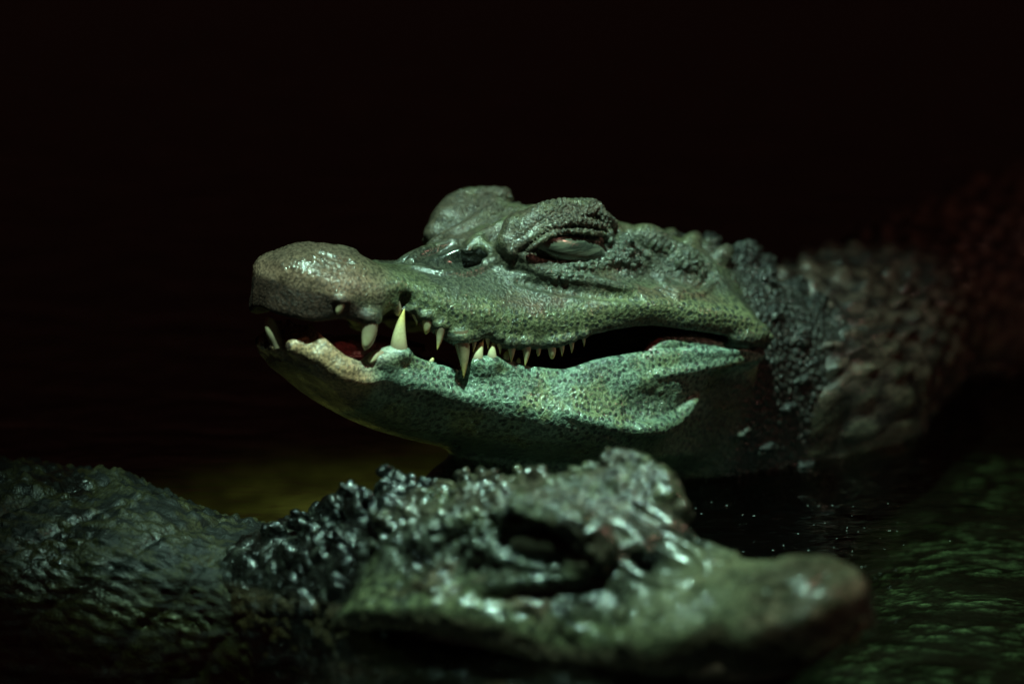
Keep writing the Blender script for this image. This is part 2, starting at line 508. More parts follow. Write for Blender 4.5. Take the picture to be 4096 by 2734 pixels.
def upper_curves(drop=0.0):
    tip = -293
    top = curve([(tip, 0, 276), (-288, 0, 262), (-272, 0, 251), (-235, 0, 245), (-205, 0, 249), (-175, 0, 261), (-140, 0, 264), (-100, 0, 254), (-60, 0, 238),
                 (-20, 0, 224), (30, 0, 214), (70, 0, 216), (110, 0, 222), (150, 0, 230), (200, 0, 240), (225, 0, 262)])
    inn = curve([(tip, 5, 276), (-287, 15, 262), (-268, 18, 252), (-235, 18, 246), (-205, 18, 250), (-175, 17, 262), (-140, 17, 265), (-100, 20, 256), (-60, 32, 244),
                 (-20, 42, 230), (20, 50, 216), (60, 52, 216), (100, 52, 224), (150, 54, 234), (200, 58, 246), (225, 58, 268)])
    dors = curve([(tip, 9, 278), (-286, 25, 265), (-266, 34, 256), (-235, 40, 254), (-205, 40, 259), (-175, 38, 266), (-140, 40, 270), (-100, 48, 270), (-60, 60, 268),
                  (-20, 78, 262), (20, 90, 262), (60, 96, 270), (100, 98, 278), (150, 98, 282), (200, 104, 284), (225, 100, 300)])
    side = curve([(tip, 12, 282), (-285, 32, 271), (-265, 46, 266), (-235, 54, 268), (-205, 58, 274), (-175, 57, 274), (-140, 65, 281), (-100, 76, 288), (-60, 84, 292),
                  (-20, 95, 291), (20, 107, 289), (60, 120, 291), (100, 129, 295), (150, 138, 302), (200, 145, 312), (232, 140, 325)])
    bulge = curve([(tip, 14, 288)] + [(x, w + (3 if x > -280 else 0), v) for x, w, v in zip(LIPX[1:], LIPW[1:], BULGE[1:])])
    margin = curve([(tip, 12, 306)] + [(x, w - 1, v) for x, w, v in zip(LIPX[1:], LIPW[1:], MARGIN[1:])])
    gum = curve([(tip, 7, 307)] + [(x, w - 12 if x > -270 else w * 0.7, v + 3) for x, w, v in zip(LIPX[1:], LIPW[1:], MARGIN[1:])])
    pal = [(x, w * 0.55, z + 14 * min(1, (x - tip) / 40)) for x, w, z in gum]
    palm = [(x, 0, z + 18 * min(1, (x - tip) / 40)) for x, w, z in gum]
    if drop:
        dz = lambda c_, f: [(x, w * (1 + 0.06 * f), z - (drop + 16 * math.exp(-((x + 175) / 22)**2)) * f * float(sstep(-300, -240, x) * (1 - sstep(20, 200, x)))) for x, w, z in c_]
        side, bulge, margin, gum, pal, palm = dz(side, 0.3), dz(bulge, 0.7), dz(margin, 1), dz(gum, 1), dz(pal, 1), dz(palm, 1)
    return [top, inn, dors, side, bulge, margin, gum, pal, palm]

LOWX = [-263, -257, -247, -230, -210, -195, -180, -160, -140, -120, -100, -84, -60, -30, 0, 40, 80, 120, 160, 200, 232]
LOWW = [4, 36, 50, 58, 60, 62, 64, 66, 70, 76, 81, 84, 90, 98, 106, 116, 126, 134, 142, 147, 147]
LOWV = [322, 326, 338, 354, 362, 352, 348, 352, 360, 366, 370, 359, 360, 368, 370, 361, 355, 351, 350, 351, 355]

def lower_curves(close=0.0):
    lip = curve(list(zip(LOWX, LOWW, LOWV)))
    inner = [(x, max(w - 11, w * 0.6), z - 1) for x, w, z in lip]
    floor_ = [(x, max(w - 24, 0) * 0.8, z - 9) for x, w, z in lip]
    mid = [(x, 0, z - 6 + 10 * max(0, min(1, (-120 - x) / 100))) for x, w, z in lip]
    face = curve([(-266, 6, 343), (-258, 39, 347), (-247, 54, 357), (-230, 63, 371), (-205, 67, 375), (-180, 69, 366), (-140, 76, 374), (-100, 86, 385), (-60, 97, 384), (-20, 110, 394),
                  (20, 122, 393), (60, 131, 391), (100, 138, 386), (140, 139, 376), (180, 138, 368), (232, 136, 364)])
    rim = curve([(-267, 6, 352), (-259, 38, 355), (-247, 53, 367), (-230, 62, 380), (-205, 68, 384), (-180, 71, 380), (-140, 80, 388), (-100, 91, 399), (-60, 103, 405), (-20, 117, 415),
                 (20, 130, 422), (60, 139, 427), (100, 141, 422), (140, 130, 406), (180, 118, 396), (232, 112, 390)])
    roll = curve([(-266, 5, 360), (-257, 30, 366), (-247, 42, 375), (-205, 54, 393), (-140, 66, 406), (-60, 90, 426), (20, 116, 443), (60, 124, 449), (100, 122, 449), (160, 108, 440), (232, 100, 425)])
    bot = curve([(-265, 3, 362), (-247, 24, 377), (-205, 34, 402), (-140, 42, 424), (-60, 60, 440), (20, 78, 455), (100, 88, 462), (160, 90, 460), (232, 90, 450)])
    botm = curve([(-265, 0, 362), (-247, 0, 377), (-205, 0, 404), (-140, 0, 430), (-60, 0, 447), (20, 0, 460), (100, 0, 468), (160, 0, 470), (232, 0, 470)])
    cv = [mid, floor_, inner, lip, face, rim, roll, bot, botm]
    return [[(x, w, z + close * (232 - x)) for x, w, z in c_] for c_ in cv]

def neck_curves():
    top = curve([(140, 0, 250), (200, 0, 250), (250, 0, 258), (300, 0, 268), (370, 0, 296), (440, 0, 300)])
    a = curve([(140, 50, 255), (200, 55, 252), (250, 60, 262), (300, 62, 278), (370, 62, 304), (440, 60, 310)])
    b_ = curve([(140, 90, 295), (200, 102, 300), (250, 104, 305), (300, 100, 318), (370, 98, 338), (440, 95, 345)])
    c = curve([(140, 105, 340), (200, 122, 352), (250, 126, 362), (300, 116, 372), (370, 110, 385), (440, 105, 390)])
    d = curve([(140, 90, 430), (200, 112, 432), (250, 116, 436), (300, 106, 440), (370, 98, 450), (440, 95, 455)])
    e = curve([(140, 50, 466), (200, 70, 480), (250, 76, 492), (300, 72, 495), (370, 66, 500), (440, 60, 500)])
    f = curve([(140, 0, 470), (200, 0, 490), (250, 0, 505), (300, 0, 508), (370, 0, 510), (440, 0, 510)])
    return [top, a, b_, c, d, e, f]

def lip_at(u, low=False, off=0.0):
    """lateral offset of the lip where it is seen at column u"""
    xs, ws = (LOWX, LOWW) if low else (LIPX, LIPW)
    q = np.linspace(xs[0] + 4, xs[-1], 800)
    w = interp(xs, ws, q)
    uu = REF.px(np.stack([q, w, np.zeros_like(q)], -1))[0]
    return float(w[np.argmin(abs(uu - u))] + off)

def RP(u, v, w):
    return REF.at(u, v, w)

UPPER_TEETH = [  # base u, v, tip u, v, width, bluntness, lateral offset
    (341, 302, 337, 314, 9, 0.8, 3), (370, 319, 365, 350, 17, 0.8, 1), (396, 304, 398, 316, 9, 0.8, -2), (413, 310, 417, 325, 8, 0.2, -2),
    (427, 318, 426, 334, 10, 0.7, 0), (440, 327, 437, 350, 11, 0.3, 0), (461, 339, 463.5, 378, 17, 0.3, 1), (474, 338, 473, 352, 6, 0.3, -3),
    (486, 332, 488, 349, 8, 0.3, -3), (498, 338, 500, 354, 8, 0.3, -2), (511, 344, 511, 362, 10, 0.3, 0), (526, 344, 525, 366, 11, 0.3, 0),
    (538, 345, 538, 356, 6, 0.5, -2), (551, 344, 552, 359, 9, 0.5, 0), (561, 342, 562, 356, 7.5, 0.4, 0), (571, 340, 571.5, 353, 7, 0.4, 0), (583, 336, 584, 346, 5, 0.4, -1)]
LOWER_TEETH = [
    (277, 340, 268, 315, 16, 0.95, None), (399, 351, 404.5, 308, 19, 0.3, 0), (379, 355, 369, 362, 10, 0.9, 2),
    (352, 364, 343, 360, 5, 0.6, 0), (430, 364, 434, 357, 5, 0.6, -3), (477, 360, 484, 338, 13, 0.3, 3), (492, 359, 494.5, 337, 11, 0.3, 3),
    (505, 363, 507, 350, 8, 0.5, -1), (518, 366, 519, 357, 6, 0.5, -2)]

MARKS = {}

def sculpt_head(h, close=0.0, front=False):
    c = Clay((-304, -3 * h, -205), (445, 172, 190), h)
    up = c.add_mesh(loft(REF, upper_curves(18.0 if front else 0.0)), 0)
    lo = c.mesh_array(loft(REF, lower_curves(close)))
    base_up = c.a.copy()
    c.a = smin(c.a, lo, 2.0)
    ne = c.mesh_array(loft(REF, neck_curves()))
    c.a = smin(c.a, ne, 14.0)
    # throat going down into the water
    c.ell((70, 0, REF.z(70, 0, 520)), (150, 72, 85), 20)

    def S(u, v, inset=0.0, arr=None):
        """point of the clay seen at u,v, pushed in along the line of sight"""
        wq = np.linspace(169, 0, 240)
        A0, A1 = RP(u, v, 169), RP(u, v, 0)
        L = A0 + (A1 - A0) * ((169 - wq) / 169)[:, None]
        d = c.sample(c.a if arr is None else arr, L)
        hit = np.argmax(d < 0) if np.any(d < 0) else int(np.argmin(d))
        dirn = (A1 - A0) / np.linalg.norm(A1 - A0)
        return L[hit] + dirn * inset
    def ridge(pts, r, k=6.0, inset=0.0, sub=False):
        P_ = [S(u, v, inset) for u, v in pts]
        c.tube(P_, r, k if sub else 2 * k, sub)
    def lump(u, v, r, k=5.0, inset=0.0, sub=False, **kw):
        c.ell(S(u, v, inset), r, k, sub, **kw)

    # nose mound with nostrils
    c.ell((-226, 0, REF.z(-226, 0, 256)), (34, 28, 9), 10)
    c.ell((-212, 13, REF.z(-212, 13, 252)), (20, 12, 7), 3)
    c.ell((-190, 17, REF.z(-190, 17, 255)), (7, 12, 5), 3, True)
    ridge([(318, 251), (334, 257), (352, 262)], [1.5, 3, 2.5], 3, -1, True)
    ridge([(296, 249), (306, 253), (312, 259)], [1.5, 2.2, 1.5], 3, -1, True)
    # dip behind the nose
    c.ell((-145, 0, REF.z(-145, 0, 236)), (50, 60, 14), 18, True)
    c.tube([RP(352, 259, 26), RP(358, 262, 14), RP(356, 259, 0)], 3, 3, True)
    # gum mounds round each tooth, fleshy lower lip
    for bu, bv, tu, tv, wd, bl, off in UPPER_TEETH:
        r = wd * 0.62 + 2
        if front: continue
        c.ell(RP(bu, bv - 2, lip_at(bu, off=off - 1)), (r, r * 0.85, r * 0.7), 6)
    if not front:
        for bu, bv, tu, tv, wd, bl, off in LOWER_TEETH:
            if off is None: continue
            r = wd * 0.62 + 2
            c.ell(RP(bu, bv + 3, lip_at(bu, True, off - 1)), (r, r * 0.85, r * 0.7), 6)
        c.ell((-240, 12, REF.z(-240, 12, 343)), (22, 30, 10), 8)
        for u, v, r in ((386, 362, 15), (345, 368, 14), (286, 345, 20), (303, 347, 20), (322, 356, 17), (484, 369, 15)):
            lump(u, v, (r, 10, r * 0.6), 8, 8)
    # pit for the lower fang, notch for the upper one
    if not front:
        lump(405, 301, (7, 9, 9), 4, 1, True)
        lump(464, 380, (8, 11, 12), 5, -2, True)
    # orbital dome
    c.ell(RP(566, 238, 66), (56, 25, 31), 12, pitch=-8)
    c.ell(RP(542, 240, 60), (50, 24, 24), 14, pitch=-16)
    c.ell(RP(520, 250, 62), (30, 18, 16), 12, pitch=-16)
    # pre-orbital wet hollow with its rims
    MARKS['pre'] = S(448, 259)
    lump(446, 260, (40, 16, 13), 8, -4, True, yaw=14, pitch=10)
    lump(468, 262, (24, 14, 10), 8, -6, True)
    ridge([(408, 264), (426, 251), (450, 243), (478, 243), (490, 250)], [3, 4, 4, 4, 3], 6, 1)
    ridge([(412, 268), (440, 274), (466, 273), (486, 266)], [2.5, 3, 3, 2.5], 6, 1)
    # spectacle ridge towards the far eye
    c.tube([(-75, 32, REF.z(-75, 32, 250)), (-50, 24, REF.z(-50, 24, 236)), (-20, 26, REF.z(-20, 26, 224)), (10, 34, REF.z(10, 34, 214))], [3, 5, 6, 5], 16)
    # brow plate and its lower rim
    c.tube([RP(514, 246, 66), RP(524, 231, 70), RP(540, 219, 73), RP(560, 212, 76), RP(580, 209, 77), RP(593, 207, 75)], [5, 10, 12, 10.5, 8, 6], 14)
    c.tube([RP(512, 249, 73), RP(528, 239, 81), RP(546, 227, 87), RP(572, 216, 89), RP(596, 210, 84)], [3, 4.5, 5, 4.2, 4], 7)
    c.tube([RP(588, 205, 72), RP(594, 205, 78), RP(600, 212, 82), RP(605, 224, 84), RP(610, 238, 88)], [4, 5, 5, 4.5, 4], 6)
    # socket under the brow, then lid folds
    c.tube([RP(543, 243, 104), RP(552, 238, 106), RP(575, 229, 107), RP(602, 229, 104)], [5, 8, 9, 7], 3, True)
    if front:
        c.tube([RP(528, 256, 96), RP(552, 247, 98), RP(584, 242, 98), RP(604, 244, 96)], [8, 15, 17, 12], 5, True)
    else:
        c.ell(RP(573, 247, 104), (36, 9, 12), 4, True, pitch=-4)
        c.tube([RP(544, 231, 88), RP(556, 225, 92), RP(580, 221, 93), RP(604, 226, 91)], [2.5, 4.0, 4.6, 3.6], 3)
        c.tube([RP(528, 250, 86), RP(540, 241, 93), RP(552, 234, 96), RP(578, 231, 97), RP(604, 234, 93)], [3, 3.6, 3.2, 2.8, 2.6], 3)
    # granular cushion below the eye
    ridge([(524, 257), (546, 265), (580, 267), (606, 262), (622, 255)], [4, 5, 6, 6, 5], 6, 0.5)
    # tear-duct bumps in front of the eye
    lump(512, 252, (7, 6, 6), 2, 2); lump(514, 263, (10, 7, 7), 4, 3); lump(499, 259, (7, 6, 6), 4, 3); lump(488, 262, (8, 6, 6), 5, 3)
    # ridge below the eye
    ridge([(524, 265), (545, 272), (570, 277), (595, 281), (620, 287), (642, 290)], [3, 4.5, 5, 5, 5, 3], 5, 1)
    ridge([(520, 280), (560, 288), (600, 293), (640, 298)], [3, 4, 4, 3], 6, -1.5, True)
    # cheek behind the eye, ear flap
    lump(625, 258, (24, 14, 16), 10, 6, pitch=-25)
    ridge([(606, 216), (616, 230), (630, 246), (648, 262), (664, 278)], [4, 5, 5, 5, 4], 5, 1)
    ridge([(618, 226), (630, 240), (645, 256), (660, 272)], [3, 3.5, 3.5, 3], 4, -1, True)
    lump(656, 246, (34, 20, 18), 8, 6, pitch=-24)
    lump(684, 266, (26, 18, 20), 8, 5, pitch=-38)
    ridge([(650, 270), (664, 284), (686, 291), (704, 284), (712, 272)], 3.2, 3, -0.5, True)
    ridge([(656, 288), (676, 297), (700, 294), (714, 281)], [3, 4.5, 4.5, 3], 4, 0.5)
    # fleshy fold in the corner of the mouth
    if not front:
        c.tube([RP(646, 352, 116), RP(664, 343, 120), RP(690, 342, 126), RP(716, 346, 131), RP(745, 350, 136)], [3, 8, 9, 7, 4], 10)
    c.ell(RP(746, 338, 144), (20, 10, 8), 8)
    # hollow behind the lower cheek, its rim, the dark hollow below the jaw joint
    if not front:
        MARKS['hollow'] = S(655, 402)
        lump(656, 402, (40, 18, 17), 12, -13, True, pitch=8)
        ridge([(560, 411), (600, 423), (634, 430), (660, 428), (680, 416), (694, 400)], [3, 5, 6, 6, 5, 3.5], 6, 2)
        ridge([(640, 430), (662, 427), (682, 414), (697, 396)], [4, 6, 5.5, 2.5], 7, -2)
        ridge([(650, 376), (680, 371), (710, 365), (735, 360), (758, 357)], [2, 3, 3.5, 3, 2], 6, 2)
        for u, v, r in ((785, 408, 10), (764, 446, 12), (742, 432, 8), (800, 380, 8), (772, 470, 10), (800, 465, 12)):
            lump(u, v, (r * 1.3, r, r * 0.6), 4, 3, pitch=20)
    # nuchal scutes
    for u, v, w, r in ((707, 256, 30, 12), (742, 264, 34, 17), (790, 300, 40, 16), (722, 260, 70, 10), (764, 284, 72, 12), (772, 320, 104, 9),
                       (690, 248, 20, 10), (760, 274, 8, 14), (812, 314, 70, 14), (800, 342, 106, 10), (690, 250, 58, 9)):
        q = RP(u, v - 3, w); r *= 1.15; c.ell(q, (r * 1.15, r * 0.8, r), 5); c.ell(q + np.array([r * 0.5, 0, r * 0.6]), (r * 0.8, r * 0.35, r * 0.7), 4)
    if front:
        F = lambda u, v, w: FR.at(u, v, w)
        c.tube([F(500, 545, 112), F(530, 545, 108), F(560, 552, 104), F(578, 560, 100)], [16, 24, 20, 10], 6, True)
        c.tube([F(408, 566, 122), F(440, 556, 120), F(476, 556, 116)], [10, 16, 15], 6, True)
        for u, v, w, r in ((335, 510, 20, 11), (357, 503, 24, 13), (386, 506, 30, 11), (425, 498, 16, 10), (465, 492, 20, 13), (500, 492, 30, 9),
                           (300, 520, 24, 12), (272, 532, 40, 12), (330, 535, 50, 13), (375, 530, 60, 11), (250, 560, 70, 12), (300, 560, 80, 11), (345, 565, 92, 10), (315, 590, 100, 9), (280, 590, 96, 10)):
            c.ell(F(u, v + 2, w), (r * 1.2, r * 0.8, r * 0.8), 8); c.ell(F(u + 3, v - r * 0.3, w), (r * 0.9, r * 0.3, r * 0.6), 6)
        rs = np.random.RandomState(5)
        for x in np.arange(150, 330, 24):
            for w in (10, 36, 62, 86):
                zz = c.lo[2] + c.h * (c.n[2] - 1)
                col = c.a[int((x - c.lo[0]) / h), int((w - c.lo[1]) / h), :]
                ins = np.nonzero(col < 0)[0]
                if len(ins) == 0: continue
                zz = c.lo[2] + c.h * ins[-1]
                r = rs.uniform(6, 11) * (1.1 - w / 160)
                c.ell((x + rs.uniform(-5, 5), w + rs.uniform(-4, 4), zz), (r, r * 0.8, r * rs.uniform(0.6, 1.2)), 4)
    P, Q = c.extract()
    du, dl, dn = c.sample(up, P), c.sample(lo, P), c.sample(ne, P)
    return P, Q, du, dl, dn

def dress_head(P, Q, du, dl, dn, seed=0, wet=0.0):
    """fine relief and skin colour of a head in its own coordinates"""
    N = normals(P, Q)
    A = P.copy(); A[:, 1] = np.abs(A[:, 1])
    x, w, z = A.T
    lipw = interp(LIPX, LIPW, x)
    low = (dl < du - 1) & (x < 236)
    zl = interp(LIPX, [q[2] for q in curve(list(zip(LIPX, LIPW, MARGIN)))], x)
    zlow = interp(LOWX, [q[2] for q in curve(list(zip(LOWX, LOWW, LOWV)))], x)
    G = P + 40 * seed
    f1, f2, idv = cells(G / 9.0, 3 + seed)
    gran = np.clip(f2 - f1, 0, 0.5) * 2
    neck = sstep(150, 235, x + 0.25 * (w - 100)) * (1 - sstep(0.0, 1.0, 0.0 * x))
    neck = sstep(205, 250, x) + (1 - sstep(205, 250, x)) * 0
    temple = sstep(40, 80, x) * (1 - sstep(190, 220, x)) * sstep(zl + 35, zl + 55, z) * sstep(70, 85, w)
    undereye = sstep(-25, 0, x) * (1 - sstep(95, 120, x)) * sstep(78, 84, w) * sstep(zl + 52, zl + 60, z) * (1 - sstep(zl + 84, zl + 92, z))
    browm = sstep(-40, -10, x) * (1 - sstep(70, 90, x)) * sstep(zl + 84, zl + 100, z)
    nose = (1 - sstep(-255, -150, x + 40 * (fbm(P / 18, 3, 91) - 0.5))) * sstep(zl + 28, zl + 40, z)
    inner = low * (w < interp(LOWX, LOWW, x) - 7) * sstep(0.1, 0.4, N[:, 2]) * (x < 130) * (z > zlow - 34)
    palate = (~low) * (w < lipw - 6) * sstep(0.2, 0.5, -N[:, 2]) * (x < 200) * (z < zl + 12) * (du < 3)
    hollow = low * np.exp(-(((P[:, 0] - 42) / 40)**2 + ((z + 108 - 36) / 22)**2))
    disp = np.zeros(len(P))
    hc = MARKS['hollow']
    holl = low * np.exp(-(((x - hc[0]) / 42)**4 + ((z - hc[2]) / 15)**4))
    if wet:
        f1, f2, idv = cells(G / 17.0, 3 + seed); gran = np.clip(f2 - f1, 0, 0.5) * 2
    disp += (gran - 0.5) * (1.3 * holl + 3.2 * neck + 2.6 * np.clip(temple + undereye, 0, 1))
    b1, b2, _ = cells(G / 4.6, 21)
    disp += (np.clip(b2 - b1, 0, 0.5) - 0.2) * 5.0 * np.clip(browm + 0.3 * nose, 0, 1)
    disp += (fbm(G / 22, 4, 5) - 0.5) * 3.0
    disp += (fbm(G / 60, 2, 15) - 0.5) * 4.0
    disp *= 1 - 0.6 * np.clip(inner + palate, 0, 1)
    # vertical wrinkles on lower cheek and lips
    if wet:
        crown = (~low) * sstep(-60, 0, x) * sstep(zl + 45, zl + 70, z)
        h1, h2, _ = cells(G / 14.0, 61)
        disp += (np.clip(h2 - h1, 0, 0.5) - 0.2) * 12.0 * crown * sstep(0.3, 0.55, fbm(G / 35, 2, 62)) + (fbm(G / 18, 2, 66) - 0.5) * 7 * (~low) * sstep(-130, -70, x)
    P2 = P + N * disp[:, None]
    n1 = fbm(G / 30, 4, 31); n2 = fbm(G / 12, 3, 41)
    C = np.zeros((len(P), 3))
    def paint(mask, rgb):
        nonlocal C
        mask = np.clip(mask, 0, 1)[:, None]
        C = C * (1 - mask) + np.array(rgb) * mask
    C[:] = (0.056, 0.060, 0.044)
    paint(sstep(zl + 60, zl + 100, z) * (~low), (0.068, 0.055, 0.041))                     # grey brown crown
    paint(sstep(0.45, 0.7, n1) * (~low) * 0.7, (0.085, 0.095, 0.05))
    lipband = (~low) * (1 - sstep(zl + 26, zl + 44, z)) * (x > -200)
    paint(lipband * sstep(-215, -150, x), (0.120, 0.132, 0.074))
    paint(lipband * (1 - sstep(zl - 1, zl + 8, z)) * 0.8, (0.06, 0.065, 0.05))
    red = (~low) * np.exp(-((z - zl - 36) / 16)**2) * sstep(-90, -40, x) * (1 - sstep(150, 200, x)) * sstep(0.42, 0.6, n1)
    paint(red * 0.6, (0.10, 0.045, 0.04))
    paint(undereye, (0.08, 0.09, 0.07)); paint(temple * 0.7, (0.06, 0.065, 0.055))
    paint(nose * 0.9, (0.105, 0.074, 0.056))
    snoutpink = (~low) * (1 - sstep(-245, -165, x)) * np.exp(-((z - zl - 30) / 16)**2)
    paint(snoutpink * 0.8, (0.25, 0.15, 0.11))
    zed = zl + np.interp(x, [-285, -255, -225, -200], [26, 22, 10, 0]) + 8 * (n1 - 0.5)
    paint((~low) * (1 - sstep(-225, -200, x)) * (1 - sstep(zed - 3, zed + 4, z)), (0.045, 0.024, 0.018))
    muzzle = (~low) * (1 - sstep(-225, -200, x)) * (1 - sstep(zed - 3, zed + 4, z))
    # lower jaw
    paint(low * 1.0, (0.165, 0.235, 0.185))
    paint(low * sstep(0.48, 0.62, n1) * 0.7, (0.155, 0.175, 0.08))
    paint(low * sstep(0.5, 0.66, fbm(G / 40, 4, 33)) * 0.55, (0.075, 0.095, 0.07))
    paint(low * sstep(zlow - 9, zlow + 1, z) * sstep(-180, -120, x) * 0.4, (0.15, 0.25, 0.22))
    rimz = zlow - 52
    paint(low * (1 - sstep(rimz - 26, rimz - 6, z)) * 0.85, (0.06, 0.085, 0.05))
    paint(low * sstep(155, 195, x + 14 * (n1 - 0.5)) * (1 - sstep(zlow - 34, zlow - 18, z)) * 0.9, (0.035, 0.042, 0.03))  # shade under the jaw corner, painted into the skin colour
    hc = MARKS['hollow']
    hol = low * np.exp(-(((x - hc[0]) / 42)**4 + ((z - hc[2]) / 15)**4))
    paint(hol * 0.75, (0.045, 0.055, 0.035))  # dimness inside the hollow, painted in as darker skin
    paint(low * (1 - sstep(-215, -185, x)), (0.36, 0.23, 0.14))
    paint(low * (1 - sstep(-215, -185, x)) * (1 - sstep(zlow - 44, zlow - 28, z)), (0.10, 0.06, 0.045))
    paint(low * np.exp(-(((x + 195) / 22)**2)) * sstep(zlow - 16, zlow - 4, z) * 0.8, (0.36, 0.36, 0.31))
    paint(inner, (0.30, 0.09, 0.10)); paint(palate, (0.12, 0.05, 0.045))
    paint(neck * (1 - low), (0.008, 0.009, 0.008)); paint(neck * sstep(0.35, 0.6, gran) * sstep(0.4, 0.9, idv), (0.03, 0.033, 0.028))  # dark neck skin, with the shade over the neck painted in as well
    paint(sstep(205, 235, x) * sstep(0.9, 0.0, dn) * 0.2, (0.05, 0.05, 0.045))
    C *= (0.55 + 0.5 * n2)[:, None]
    if wet: C *= (0.22 + 0.75 * sstep(0.35, 0.65, fbm(G / 9, 3, 81)))[:, None]
    G2 = P + 7
    spot = (0.6 + 0.4 * sstep(0.35, 0.6, fbm(G2 / 22, 2, 95))) * np.clip(lipband * sstep(-200, -170, x) + low * sstep(-190, -160, x) * (1 - inner), 0, 1) * (1 - neck)
    crack = np.clip(spot * 0.9 + 0.3 * (~low) * (1 - neck), 0, 1) * sstep(0.42, 0.62, fbm(G2 / 28, 3, 97))
    gloss = 0.42 + 0.58 * sstep(0.3, 0.7, n2) * (0.35 + 0.65 * sstep(0.4, 0.6, n1)) + 0.3 * nose + 0.1 * neck + 0.3 * undereye
    pc = MARKS['pre']
    pre = np.exp(-((((x - pc[0]) + 0.25 * (w - pc[1])) / 36)**4 + ((z - pc[2]) / 15)**4 + ((w - pc[1]) / 34)**4)) * (~low)
    gloss += 0.9 * pre
    paint(pre * 0.9, (0.022, 0.024, 0.02))
    gloss = gloss * (1 - 0.75 * muzzle) * (1 - 0.35 * neck) + 0.4 * inner
    if wet:
        gloss = np.clip(0.75 + 0.35 * sstep(0.3, 0.5, fbm(G / 26, 3, 71)), 0, 1)
        smooth = (~low) * (1 - sstep(-110, -60, x - 0.5 * (zl + 40 - z))) * sstep(zl + 4, zl + 16, z)
        mot = sstep(0.3, 0.65, fbm(G / 16, 4, 83))
        paint(smooth * (0.25 + 0.6 * mot) * (0.45 + 0.55 * sstep(-235, -190, x)), np.array((0.115, 0.112, 0.068))); gloss = gloss * (1 - 0.4 * smooth * mot)
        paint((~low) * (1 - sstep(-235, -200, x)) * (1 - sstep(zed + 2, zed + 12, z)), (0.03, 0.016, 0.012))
        paint((~low) * (1 - sstep(zl - 6, zl + 8, z)) * (1 - sstep(120, 180, x)) * 0.9, (0.03, 0.018, 0.013))  # shaded lower side of the snout, painted into the colour
        paint(low * 0.9, (0.07, 0.035, 0.028))  # shade below the overhanging upper jaw, painted into the lower jaw
        paint((~low) * (1 - sstep(zl + 2, zl + 16, z)) * 0.8, (0.06, 0.045, 0.03))  # softer painted shade along the lip, fading upwards
        spot = spot * 0.5
    rgh = np.clip(0.42 + 0.75 * browm - 0.1 * nose + 0.5 * (undereye + temple) + 0.4 * neck, 0, 1.5) * (1 - 0.85 * np.clip(pre, 0, 1)) * (1 - 0.45 * (wet > 0))
    return P2, C, dict(rgh=rgh, prm=np.stack([spot, crack, np.clip(gloss, 0, 1)], -1))

def merge(parts):
    V = []; Q = []; o = 0
    for v, q in parts:
        V.append(v); Q.append(q + o); o += len(v)
    return np.concatenate(V), np.concatenate(Q)

